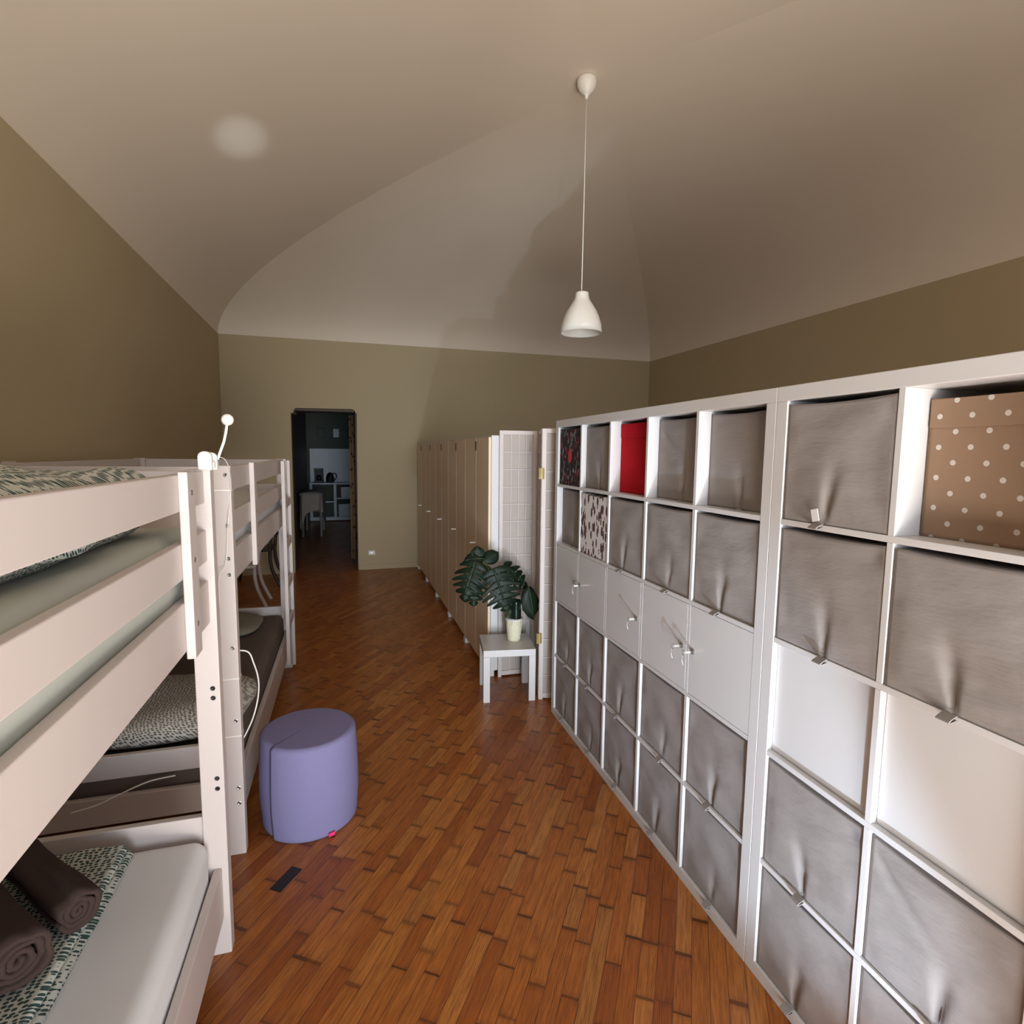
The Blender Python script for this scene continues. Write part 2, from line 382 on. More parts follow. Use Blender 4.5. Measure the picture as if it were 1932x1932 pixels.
# the kitchen beyond
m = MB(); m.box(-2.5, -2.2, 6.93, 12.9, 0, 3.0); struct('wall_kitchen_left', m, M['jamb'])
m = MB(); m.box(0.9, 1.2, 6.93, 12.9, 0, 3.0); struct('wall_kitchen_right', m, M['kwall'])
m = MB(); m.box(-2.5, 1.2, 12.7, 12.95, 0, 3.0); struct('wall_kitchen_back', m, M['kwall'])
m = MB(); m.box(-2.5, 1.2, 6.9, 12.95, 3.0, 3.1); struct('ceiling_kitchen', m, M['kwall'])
m = MB(); m.box(-2.13, 0.6, 12.66, 12.70, 0.9, 1.69); struct('trim_2', m, M['tile'])

# small flat dirty spots: wall smudge and the burnt board in the floor
st = plain('scorched_wood', (0.014, 0.008, 0.006), 0.5, 0.2, 30)
a = math.radians(56); dx, dy = math.cos(a), math.sin(a)
m = MB(); c0 = Vector((-1.458, 0.765)); L2, W2 = 0.062, 0.025
m.prism([(c0.x + sx * dx * L2 - sy * dy * W2, c0.y + sx * dy * L2 + sy * dx * W2) for sx, sy in ((-1, -1), (1, -1), (1, 1), (-1, 1))], 'z', -0.004, 0.0006)
o = struct('trim_3', m, st); o['label'] = 'scorched black piece of floor board'

# ================================================================ CUBE SHELF UNITS
TF, CW, TD = 0.042, 0.335, 0.0162
def lev(k): return TF + k * (CW + TD)          # lower edge of cell k (0..4)
SIZE = 2 * TF + 5 * CW + 4 * TD
DEPTH = 0.39
def shelf_unit(label, y0):
    t = thing('cube_shelf_unit', label, 'shelf unit', (0, y0, 0), 0, 'white cube shelf units')
    e = 0.0008
    MB().box(0, DEPTH, e, SIZE - e, 0, TF).build('bottom_panel', M['white'], t, 0.0015)
    MB().box(0, DEPTH, e, SIZE - e, SIZE - TF, SIZE).build('top_panel', M['white'], t, 0.0015)
    for ya, yb in ((e, TF), (SIZE - TF, SIZE - e)):
        MB().box(0, DEPTH, ya, yb, TF, SIZE - TF).build('side_panel', M['white'], t, 0.0015)
    for k in range(1, 5):
        z = lev(k) - TD
        MB().box(0.001, DEPTH - 0.001, TF, SIZE - TF, z, z + TD).build('shelf', M['white'], t, 0.001)
    for k in range(1, 5):
        for r in range(5):
            MB().box(0.001, DEPTH - 0.001, lev(k) - TD, lev(k), lev(r), lev(r) + CW).build('divider', M['white'], t, 0.001)
    return t
farU = shelf_unit('white cube shelf beside the paper screen, the farther of the two', 0.0)
nearU = shelf_unit('white cube shelf holding the polka dot box, the nearer of the two', -SIZE)

def box_mesh(seed, sag=0.006, fold=True, H=0.324):
    rr = random.Random(seed); Wd = 0.329; n = 36
    g = []; tx = 0.5 + rr.uniform(-0.06, 0.06)
    f1 = rr.uniform(0.006, 0.014); f2 = rr.uniform(0.3, 0.7); k1 = rr.uniform(-0.5, 0.5); cx2 = rr.choice((0.02, 0.98))
    for j in range(n + 1):
        v = j / n
        for i in range(n + 1):
            u = i / n
            edge = min(u, 1 - u, v, 1 - v)
            env = min(1, edge / 0.12)
            x = 0.0
            if fold:
                # belly and long soft folds
                x += -0.004 * math.sin(math.pi * u) * math.sin(math.pi * v)
                du = (u - tx); dv = v
                ang = math.atan2(du, dv + 0.02); rad = math.hypot(du, dv)
                x += f1 * math.exp(-((ang - k1 * 0.35) / 0.16) ** 2) * math.exp(-((rad - 0.12) / 0.28) ** 2)
                d2 = abs((u - cx2) * 0.55 + (1 - v) * (0.8 if cx2 < 0.5 else -0.8) * (1 if cx2 < .5 else -1) - 0.18 * f2)
                x += 0.007 * math.exp(-(d2 / 0.05) ** 2) * env * math.exp(-((v - 0.78) / 0.22) ** 2)
                x += 0.006 * noise.noise(Vector((u * 2.2 + seed * 3.1, v * 3.1, seed))) * env
                x += 0.002 * noise.noise(Vector((u * 3.0 + seed, v * 11.0, seed * 2.0))) * env
            if 0.03 < edge < 0.055: x += 0.0009
            z = v * H - sag * math.sin(math.pi * u) * v ** 6
            y = u * Wd
            if edge < 1e-6: x = 0
            g.append((x, y + 0.0025 * math.sin(v * 3 + seed) * (0.5 - abs(u - 0.5)), z))
    m = MB(); m.add(g, [(j * (n + 1) + i, j * (n + 1) + i + 1, (j + 1) * (n + 1) + i + 1, (j + 1) * (n + 1) + i) for j in range(n) for i in range(n)])
    # the rest of the box
    N = n + 1; D = 0.325
    def idx(i, j): return j * N + i
    ring = [idx(i, 0) for i in range(N)] + [idx(n, j) for j in range(1, N)] + [idx(i, n) for i in range(n - 1, -1, -1)] + [idx(0, j) for j in range(n - 1, 0, -1)]
    base = len(m.v)
    for q in ring: m.v.append((D, m.v[q][1], m.v[q][2]))
    L = len(ring)
    for k in range(L): m.f.append((ring[k], ring[(k + 1) % L], base + (k + 1) % L, base + k))
    m.f.append(tuple(base + k for k in range(L))[::-1])
    return m
protos = {}
def make_box(matname, seed, tab=True, fold=True, sag=0.006, band=False, H=0.324):
    t = thing('storage_box', '', 'storage box')
    b = box_mesh(seed, sag, fold, H).build('box_body', M[matname], t); 
    me = b.data; me.polygons.foreach_set('use_smooth', [len(p.vertices) == 4 and abs(p.normal.x) > 0.6 for p in me.polygons])
    if band:
        MB().box(-0.004, 0.0, 0.003, 0.326, H - 0.066, H - 0.003).build('lid_flap', M[matname], t, 0.001)
    if tab:
        y = 0.165 + random.Random(seed).uniform(-0.03, 0.03)
        m = MB(); pr = []
        for i in range(9):
            a = math.pi * i / 8; pr.append((-0.006 - 0.024 * math.sin(a), 0.004 - 0.010 * (1 - math.cos(a)) * 0.5 - 0.008 * math.sin(a)))
        inner = [(px * 0.85 - 0.0005, pz - 0.0012) for px, pz in pr][::-1]
        poly = pr + inner
        m.v = []; m.f = []
        n = len(poly)
        m.add([(px, y - 0.014, pz) for px, pz in poly] + [(px, y + 0.014, pz) for px, pz in poly],
              [tuple(range(n))[::-1], tuple(range(n, 2 * n))] + [(i, (i + 1) % n, n + (i + 1) % n, n + i) for i in range(n)])
        m.build('pull_tab', M['grey' if matname != 'tagwhite' else 'whitetag'], t)
    return t
proto_grey = [make_box('grey', s) for s in (1, 2, 3, 4, 5, 6)]
used = set()
def place_box(src, y0, col, row, rec, label, group=None):
    """col counted from the far end, row from the top"""
    if src.name in used: o = copy_tree(src)
    else: o = src; used.add(src.name)
    k = 4 - col
    o.location = (rec, y0 + lev(k) + 0.003, lev(4 - row) + 0.0005)
    o['label'] = label
    if group: o['group'] = group
    return o
nth = ['first', 'second', 'third', 'fourth', 'fifth']
rown = ['top', 'second', 'middle', 'fourth', 'bottom']
rec_far = {(0, 1): 0.03, (0, 3): 0.05, (0, 4): 0.05, (1, 0): 0.035}
seq = 0
for row in (0, 1, 3, 4):
    for col in range(5):
        if (row, col) in ((0, 0), (0, 2), (1, 1)): continue
        src = proto_grey[(row * 3 + col * 2 + (row == 4)) % 6]
        place_box(src, 0.0, col, row, rec_far.get((row, col), 0.012 if row >= 3 else 0.008),
                  f'grey fabric box, {rown[row]} row of farther shelf, {nth[col]} compartment from the screen', 'grey fabric boxes in the farther shelf')
bd = make_box('darkprint', 11, tab=False, fold=False); place_box(bd, 0.0, 0, 0, 0.012, 'black leaf patterned box with a red flower in the top corner compartment')
fl = MB(); fl.lathe([(0.0, -0.002), (0.030, 0.0), (0.034, 0.002), (0.0, 0.004)], seg=16)
fl.v = [(-z - 0.001, x * 0.8, y * 1.25) for x, y, z in fl.v]
fo = fl.build('red_flower_print', plain('printed_red_flower', (0.52, 0.035, 0.035), 0.85, 0.25, 60), bd); fo.location = (0, 0.165, 0.17); fo['label'] = 'printed red flower'
br = make_box('red', 12, tab=False, fold=False, band=True); place_box(br, 0.0, 2, 0, 0.055, 'bright red fabric box in the top row of the farther shelf')
bw = make_box('lightprint', 13, tab=False, fold=False, sag=0.009); place_box(bw, 0.0, 1, 1, 0.006, 'white box printed with dark maroon leaves, second row of the farther shelf')
bp = make_box('polka', 14, tab=False, fold=False, band=True, H=0.312); place_box(bp, -SIZE, 1, 0, 0.075, 'beige box with white polka dots in the top row of the nearer shelf')
for row in (0, 1, 3, 4):
    for col in range(5):
        if (row, col) == (0, 1): continue
        src = proto_grey[(row + col * 2 + 1) % 6]
        lab = f'grey fabric box, {rown[row]} row of nearer shelf, {nth[col]} compartment from the other shelf'
        if (row, col) == (0, 0): lab = 'grey fabric box with a pale tag, beside the polka dot box'
        o = place_box(src, -SIZE, col, row, 0.004 if row < 2 else 0.008, lab, 'grey fabric boxes in the nearer shelf')
        if (row, col) == (0, 0):
            tg = MB(); tg.box(-0.002, 0.0, 0.150, 0.172, 0.0, 0.032, Matrix.Rotation(-0.25, 4, 'X')); tg.build('paper_tag', M['whitetag'], o, loc=(-0.022, 0.03, 0.05))
# doors in the middle row
def cube_door(unit, col, knob, rec, key=False):
    k = 4 - col; y0 = lev(k) + 0.0015; z0 = lev(2) + 0.0015; s = CW - 0.003
    d = MB().box(rec, rec + 0.016, 0, s, 0, s).build('door', M['white'], unit, 0.0012, loc=(0, y0, z0))
    if knob is None: return
    y = s - 0.026 if knob == 'far' else 0.026
    z = s * 0.50
    m = MB(); m.lathe([(0.0, 0.0), (0.0095, 0.0), (0.0095, 0.006), (0.005, 0.009), (0.005, 0.016), (0.0, 0.016)], seg=18)
    m.v = [(-zz, x, yy) for x, yy, zz in m.v]
    m.build('lock', M['metal'], d, loc=(rec, y, z))
    if key:
        m = MB(); m.box(-0.026, -0.0, -0.0012, 0.0012, -0.004, 0.004)
        m.tube([(-0.026, 0.009 * math.cos(t), 0.009 * math.sin(t)) for t in [i * math.pi / 7 for i in range(15)]], 0.0018, 6)
        m.tube([(-0.028, 0.001, -0.009), (-0.029, 0.004, -0.028), (-0.026, -0.002, -0.045)], 0.0009, 5)
        m.build('key', M['key'], d, loc=(rec - 0.016, y, z))
cube_door(farU, 0, 'near', 0.001, False); cube_door(farU, 1, 'far', 0.001, True); cube_door(farU, 2, 'near', 0.001, True)
cube_door(farU, 3, 'near', 0.001, True); cube_door(farU, 4, 'far', 0.001, True)
for c in range(5): cube_door(nearU, c, None, 0.018)
# something dark lying on top of the farther shelf
m = MB(); m.lathe([(0.0, 0.036), (0.03, 0.034), (0.055, 0.024), (0.065, 0.010), (0.064, 0.0), (0.0, 0.0)], seg=24)
tag(m.build('cap', M['dark'], smooth=True, loc=(0.24, 1.68, SIZE)), 'black rounded cap lying on top of the farther cube shelf', 'cap')

# ================================================================ WARDROBES
def wardrobe():
    t = thing('wardrobe', 'tall wardrobe', 'wardrobe', group='beige fronted wardrobes in a row')
    W, H, D = 0.792, 1.75, 0.42
    # own frame: x=0 front plane facing -x, y 0..W
    c = MB(); c.box(0.02, D, 0.0, 0.016, 0.045, H); c.box(0.02, D, W - 0.016, W, 0.045, H); c.box(0.02, D, 0.016, W - 0.016, H - 0.016, H)
    c.box(0.02, D, 0.016, W - 0.016, 0.045, 0.07); c.box(D - 0.01, D, 0.016, W - 0.016, 0.07, H - 0.016)
    c.build('carcass', M['white'], t)
    MB().box(0.035, 0.05, 0.02, W - 0.02, 0.012, 0.045).build('plinth', M['beige'], t)
    for k in range(2):
        a = 0.005 + k * W / 2; b = W / 2 * (k + 1) - 0.003
        d = MB().box(0.0, 0.018, a, b, 0.05, H - 0.012).build('door', M['beige'], t, 0.001)
        MB().box(-0.0005, 0.019, b, b + 0.0022, 0.05, H - 0.012).build('edge_strip', M['white'], d)
    MB().box(-0.045, 0.0, W / 2 + 0.012, W / 2 + 0.030, 0.925, 0.935).build('handle', M['whiteplastic'], t, 0.002)
    MB().box(-0.006, 0.0, W / 2 - 0.012, W / 2 + 0.012, H - 0.105, H - 0.035).build('child_lock', M['dark'], t, 0.002)
    for y in (0.004, W - 0.034):
        MB().box(-0.008, 0.05, y, y + 0.03, 0.0, 0.045).build('foot', M['white'], t, 0.002)
    return t
wp = wardrobe()
wl = ['nearest the paper screen', 'second from the paper screen, behind the plant', 'middle of the row of five', 'second from the back wall', 'against the back wall']
for i in range(5):
    o = wp if i == 0 else copy_tree(wp)
    y = 2.455 + i * 0.7935
    o.location = (-0.262 - 0.0125 * (y - 2.455), y, 0); o.rotation_euler = (0, 0, 0.0125)
    o['label'] = 'tall wardrobe with beige doors, ' + wl[i]

# ================================================================ PAPER SCREEN
sc = thing('folding_screen', 'white folding room screen with a small lattice over paper, between wardrobes and shelves', 'room divider')
def panel(p0, p1, H=1.785, rows=14):
    p0 = Vector((*p0, 0)); p1 = Vector((*p1, 0)); L = (p1 - p0).length; ang = math.atan2(p1.y - p0.y, p1.x - p0.x)
    S, T = 0.027, 0.018
    f = MB(); f.box(0, S, 0, T, 0, H); f.box(L - S, L, 0, T, 0, H); f.box(S, L - S, 0, T, H - 0.028, H); f.box(S, L - S, 0, T, 0.012, 0.045)
    o = f.build('screen_panel', M['lacquer'], sc, 0.0015); o.location = p0; o.rotation_euler = (0, 0, ang)
    l = MB(); z0, z1 = 0.045, H - 0.028
    for k in range(1, 4): x = S + (L - 2 * S) * k / 4; l.box(x - 0.0028, x + 0.0028, 0.001, 0.011, z0, z1)
    for r in range(1, rows): z = z0 + (z1 - z0) * r / rows; l.box(S, L - S, 0.0015, 0.0105, z - 0.0028, z + 0.0028)
    l.build('lattice', M['lacquer'], o)
    MB().box(S, L - S, 0.012, 0.0135, z0, z1).build('paper', M['paper'], o)
    return o
pa = panel((-0.190, 2.430), (0.088, 2.432)); pe = panel((0.092, 2.425), (-0.022, 2.020)); pb = panel((-0.022, 2.008), (0.400, 1.848))
for z in (1.50, 0.42):
    m = MB(); m.box(-0.018, 0.018, -0.006, 0.0, -0.035, 0.035); m.tube([(0, -0.006, -0.035), (0, -0.006, 0.035)], 0.004, 8)
    m.build('hinge', M['brass'], sc, loc=(-0.026, 2.004, z))

# ================================================================ SIDE TABLE, POT, PLANT
tb = thing('side_table', 'small square white side table holding the potted plant', 'side table', (-0.389, 2.045, 0), math.radians(-8.0))
TW, TH = 0.344, 0.352
MB().box(0, TW, 0, 0.33, TH - 0.045, TH).build('table_top', M['white'], tb, 0.0015)
for x in (0, TW - 0.043):
    for y in (0, 0.33 - 0.043):
        MB().box(x, x + 0.043, y, y + 0.043, 0, TH - 0.0455).build('leg', M['white'], tb, 0.0012)
PX, PY, PZ = -0.140, 2.20, TH
pot = thing('plant_pot', 'cream lace patterned metal pot with a scalloped rim on the side table', 'plant pot', (PX, PY, PZ))
seg = 48; prof = [(0.0, 0.001), (0.043, 0.0), (0.045, 0.02), (0.052, 0.08), (0.060, 0.155), (0.0585, 0.155), (0.050, 0.08), (0.043, 0.02), (0.0, 0.004)]
m = MB(); m.lathe(prof, seg=seg)
nv = []
for i, (x, y, z) in enumerate(m.v):
    if z > 0.15: z += 0.006 * abs(math.sin(4 * math.atan2(y, x)))
    nv.append((x, y, z))
m.v = nv
m.build('pot_body', M['lace'], pot, smooth=True)
m = MB(); m.lathe([(0.0605, 0.148), (0.063, 0.152), (0.0605, 0.156)], seg=48); m.build('pot_rim', M['whitetag'], pot, smooth=True)
va = thing('glass_vase', 'dark green glass vase standing inside the cream pot', 'vase', (PX + 0.012, PY, PZ + 0.006))
m = MB(); m.lathe([(0.0, 0.0), (0.030, 0.0), (0.036, 0.02), (0.038, 0.12), (0.037, 0.20), (0.032, 0.255), (0.034, 0.275), (0.031, 0.275), (0.029, 0.255), (0.033, 0.20), (0.033, 0.03), (0.0, 0.02)], seg=32)
m.build('vase_body', M['glassdark'], va, smooth=True)

plant = thing('monstera_plant', 'monstera with large dark split leaves rising from the cream pot', 'plant', (PX + 0.012, PY, PZ + 0.02))
def leaf_shape(length, width, fingers, slit, curl, droop, rnd, heart):
    """heart shaped blade; fingers > 1 cuts deep slits from the margin towards the midrib and small holes beside it"""
    rr = random.Random(rnd); m = MB(); Lf = length
    def outline(s):      # half width along the blade, s from base lobes to tip
        return width * max(0.0, math.sin(math.pi * (0.13 + 0.87 * s) ** 0.80)) ** 0.75 if s < 1 else 0.0
    def pt(side, s, q):
        x = side * outline(s) * q
        y = s * Lf + 0.26 * Lf * q ** 1.5 * (1 - s) - heart * Lf * q ** 1.1 * max(0, 1 - s * 3.0)
        z = -curl * width * q * q - droop * Lf * s * s * 0.5 + 0.010 * math.sin(s * 22) * q
        return (x, y, z)
    nq = 12
    for side in (-1, 1):
        for k in range(fingers):
            s0, s1 = k / fingers, (k + 1) / fingers; last = k == fingers - 1
            c0 = slit * rr.uniform(0.85, 1.25); vs = []; ns = 6
            for iq in range(nq + 1):
                q = iq / nq
                if fingers == 1: a, b = 0.0, 1.0
                else:
                    g = max(0.0, (q - c0) / (1 - c0)) ** 0.6 if q > c0 else 0.0
                    hole = 0.10 if 0.14 < q < 0.30 and rr.random() < 0.9 else 0.0
                    wd = s1 - s0; tipr = max(0.0, (q - 0.84) / 0.16) ** 2 * 0.16
                    a = s0 + wd * (0.27 * g + tipr + hole * 0.6) * (0 if k == 0 else 1); b = s1 - wd * (0.27 * g + tipr + hole * 0.6) * (0 if last else 1)
                for js in range(ns + 1): vs.append(pt(side, a + (b - a) * js / ns, q))
            m.add(vs, [(i * (ns + 1) + j, i * (ns + 1) + j + 1, (i + 1) * (ns + 1) + j + 1, (i + 1) * (ns + 1) + j) for i in range(nq) for j in range(ns)])
    r = MB(); r.tube([(0, q * Lf, -droop * Lf * q * q * 0.5 + 0.001) for q in [i / 10 for i in range(11)]], [0.0032 * (1 - 0.75 * i / 10) for i in range(11)], 6)
    return m, r
def leaf(base, tip_dir, face_dir, length, width, fingers=6, slit=0.38, curl=0.25, droop=0.2, rnd=0, heart=0.22, stem_bend=0.10):
    """base: where the stalk meets the blade; tip_dir: direction of the tip; face_dir: what the upper side looks towards"""
    m, r = leaf_shape(length, width, fingers, slit, curl, droop, rnd, heart)
    o = m.build('leaf', M['leaf'], plant, smooth=True)
    sm = o.modifiers.new('thick', 'SOLIDIFY'); sm.thickness = 0.0012
    Y = Vector(tip_dir).normalized(); Z = Vector(face_dir); Z = (Z - Y * Z.dot(Y)).normalized(); X = Y.cross(Z)
    o.matrix_local = Matrix.Translation(Vector(base)) @ Matrix((X, Y, Z)).transposed().to_4x4()
    r.build('leaf_rib', M['stem'], o, smooth=True)
    b = Vector(base); f = Vector((0, 0, 0.06)); mid = (b + f) / 2 + Vector((0.0, 0.01, stem_bend))
    pts = [f * (1 - t) ** 2 + mid * 2 * t * (1 - t) + b * t * t for t in [i / 12 for i in range(13)]]
    MB().tube(pts, [0.0050 - 0.0020 * i / 12 for i in range(13)], 8).build('stem', M['stem'], plant, smooth=True)
# the plant's own frame: x right, z up, -y towards the camera
leaf((-0.175, -0.06, 0.50), (0.30, -0.30, -1.0), (-0.25, -1.0, 0.55), 0.30, 0.150, fingers=7, rnd=1, curl=0.22, droop=0.25)
leaf((-0.285, -0.02, 0.545), (-0.42, -0.30, -1.0), (-0.35, -1.0, 0.50), 0.27, 0.125, fingers=6, rnd=2, curl=0.35, droop=0.25)
leaf((0.055, -0.10, 0.375), (0.20, -0.10, -1.0), (0.1, -1.0, 0.35), 0.235, 0.066, fingers=1, rnd=3, curl=0.35, droop=0.2, heart=0.12)
leaf((-0.255, 0.02, 0.535), (-0.10, 0.15, 1.0), (-0.1, -1.0, 0.1), 0.105, 0.050, fingers=1, rnd=4, curl=0.2, droop=0.1, heart=0.1)
leaf((-0.215, 0.03, 0.53), (0.75, 0.1, 0.45), (0.1, -1.0, 0.5), 0.125, 0.052, fingers=1, rnd=5, curl=0.3, droop=0.2, heart=0.1)
leaf((-0.10, -0.04, 0.515), (0.88, -0.15, -0.62), (0.25, -1.0, 0.75), 0.235, 0.088, fingers=5, rnd=6, curl=0.3, droop=0.45)
leaf((-0.225, 0.01, 0.555), (-0.95, -0.1, 0.05), (-0.1, -1.0, 0.8), 0.13, 0.060, fingers=1, rnd=7, curl=0.3, droop=0.4, heart=0.1)
leaf((-0.295, -0.04, 0.42), (-0.08, -0.2, -1.0), (-0.1, -1.0, 0.3), 0.17, 0.070, fingers=4, rnd=8, curl=0.3, droop=0.2)

# ================================================================ POUF
pf = thing('pouf', 'round lilac fold-out pouf with a pink label, in front of the bunk beds', 'pouf', (-1.397, 1.155, 0), 0)
HP, RP = 0.408, 0.206
def pouf_shell(a0, a1, r, n=60, bulge=0.006):
    pr = [(0, 0)]
    zz = [0.0, 0.004, 0.015, 0.04, 0.12, 0.2, 0.28, 0.360, HP - 0.016, HP - 0.005, HP]
    rs = [r - 0.010, r - 0.004, r - 0.001, r, r + bulge, r + bulge, r + bulge * 0.6, r, r - 0.002, r - 0.008, r - 0.022]
    m = MB(); vs = []; seg = n
    for z, q in zip(zz, rs):
        for k in range(seg + 1):
            t = a0 + (a1 - a0) * k / seg; g = 1 - 0.075 * max(0, (k / seg - 0.84) / 0.16) ** 0.7; vs.append((q * g * math.cos(t), q * g * math.sin(t), z))
    N = seg + 1; fs = [(i * N + k, i * N + k + 1, (i + 1) * N + k + 1, (i + 1) * N + k) for i in range(len(zz) - 1) for k in range(seg)]
    b0 = len(vs); vs.append((0, 0, 0)); vs.append((0, 0, HP + 0.004))
    fs += [(b0, k + 1, k) for k in range(seg)]; top = (len(zz) - 1) * N
    fs += [(b0 + 1, top + k, top + k + 1) for k in range(seg)]
    fs.append(tuple([b0 + 1] + [i * N for i in range(len(zz) - 1, -1, -1)] + [b0]))
    fs.append(tuple([b0] + [i * N + seg for i in range(len(zz))] + [b0 + 1]))
    m.add(vs, fs); return m
cut = math.radians(228)
b = pouf_shell(cut, cut + math.radians(357.4), RP, n=120).build('foam_body', M['lilac'], pf, smooth=False)
b.data.polygons.foreach_set('use_smooth', [len(p.vertices) == 4 for p in b.data.polygons])
ca = cut - math.radians(1.3); m = MB(); m.prism([(0.01 * math.cos(ca + 1.57), 0.0), (0.182 * math.cos(ca) + 0.002, 0.182 * math.sin(ca) - 0.002), (0.182 * math.cos(ca) - 0.002, 0.182 * math.sin(ca) + 0.002)], 'z', HP - 0.004, HP + 0.0015); m.build('fold_slit_shade', M['seam'], pf)  # dark strip painted in where the fold's slit would be in shade
m = MB(); m.box(-0.014, 0.014, -0.004, 0.0, 0.0, 0.016); m.build('label_tag', M['pink'], pf, loc=(0.098, -0.186, 0.004)).rotation_euler = (0, 0, math.radians(28))

# ================================================================ BUNK BEDS
BW, BLN = 0.965, 2.09      # width in -x, length in +y ; own frame: outer face x = 0, near end y = 0
RAILS = ((1.47, 1.565), (1.295, 1.388), (1.105, 1.235))
def bolt_mb(m, x, y, z, ax):
    a = MB(); a.lathe([(0.0, 0.0), (0.0035, 0.0), (0.0035, 0.0006), (0.0055, 0.0014), (0.0075, 0.0006), (0.0075, 0.0)], seg=14)
    if ax == 'y': vs = [(x + p, y - r, z + q) for p, q, r in a.v]
    else: vs = [(x + r, y + p, z + q) for p, q, r in a.v]
    m.add(vs, a.f)
def bunk(label, loc, rz, brace_y, bolts=True):
    t = thing('bunk_bed', label, 'bunk bed', loc, rz, 'white bunk beds')
    PXW, PYW = 0.068, 0.046; Mt = M['lacquer']
    for x0 in (-PXW, -BW):
        for y0 in (0.0, BLN - PYW):
            MB().box(x0, x0 + PXW, y0, y0 + PYW, 0, 1.57).build('post', Mt, t, 0.003)
    for side, (xa, xb) in enumerate(((-0.042, -0.018), (-BW + 0.018, -BW + 0.042))):
        for k, (z0, z1) in enumerate(RAILS):
            MB().box(xa, xb, PYW, BLN - PYW, z0, z1).build('guard_rail' if k < 2 else 'side_rail', Mt, t, 0.003)
        MB().box(xa, xb, PYW, BLN - PYW, 0.13, 0.30).build('side_rail', Mt, t, 0.003)
        by = brace_y
        bxa, bxb = (-0.018, 0.004) if side == 0 else (-BW - 0.004, -BW + 0.018)
        br_ = MB().box(bxa, bxb, by, by + 0.07, 1.085, 1.572).build('brace_board', Mt, t, 0.003)
        if side == 0:
            for z0, z1 in RAILS:
                bm = MB(); bolt_mb(bm, bxb, by + 0.035, (z0 + z1) / 2, 'x'); bm.build('bolt', M['metal'], br_)
    for y0 in (0.010, BLN - 0.034):
        for z0, z1 in RAILS + ((0.385, 0.475), (0.205, 0.315)):
            MB().box(-BW + PXW, -PXW, y0, y0 + 0.024, z0, z1).build('end_board', Mt, t, 0.003)
    for z in (1.131, 0.205):
        s = MB()
        for i in range(13): y = 0.10 + i * 0.148; s.box(-BW + 0.045, -0.045, y, y + 0.08, z, z + 0.018)
        s.build('slat_base', Mt, t, 0.002)
    # bolts and dowel holes on the end faces of the outer posts
    if bolts:
        for z in (1.535, 1.342, 1.215, 1.152, 0.862, 0.565, 0.285, 0.220):
            bm = MB(); bolt_mb(bm, -0.018, 0.0, z, 'y'); bm.build('post_bolt', M['metal'], t)
    return t
bedA = bunk('white wooden bunk bed, the nearer one, with white sheet and two rolled blankets', (-1.613, -1.568, 0), 0.0, 1.78, False)
bedA.rotation_euler = (0, 0, 0.006); bedA.location = (-1.580, -1.568, 0)
bedB = bunk('white wooden bunk bed, the farther one, with a ladder at its far end', (-1.628, 0.955, 0), 0.008, 0.535)
# dowel holes in the nearer bed's far post, seen between the rails
for z in (0.897, 0.866, 0.603, 0.569):
    m = MB(); bolt_mb(m, -0.020, BLN - 0.046, z, 'y'); m.build('dowel_hole', M['dark'], bedA)
# tape rings on the farther bed's near post
for z in (1.475, 0.735, 0.50):
    MB().box(-0.0695, 0.0015, -0.0015, 0.0475, z, z + 0.004).build('tape_ring', M['whiteplastic'], bedB)
# ladder (a part of the farther bed)
lad = MB().box(0.002, 0.026, 1.66, 1.70, 0.16, 1.56).build('ladder_stile', M['lacquer'], bedB, 0.003)
lad2 = MB().box(0.002, 0.026, 2.02, 2.06, 0.03, 1.56).build('ladder_stile', M['lacquer'], bedB, 0.003)
for z in (1.24, 0.96, 0.68, 0.40):
    MB().box(0.004, 0.024, 1.70, 2.02, z, z + 0.055).build('ladder_rung', M['lacquer'], bedB, 0.003)

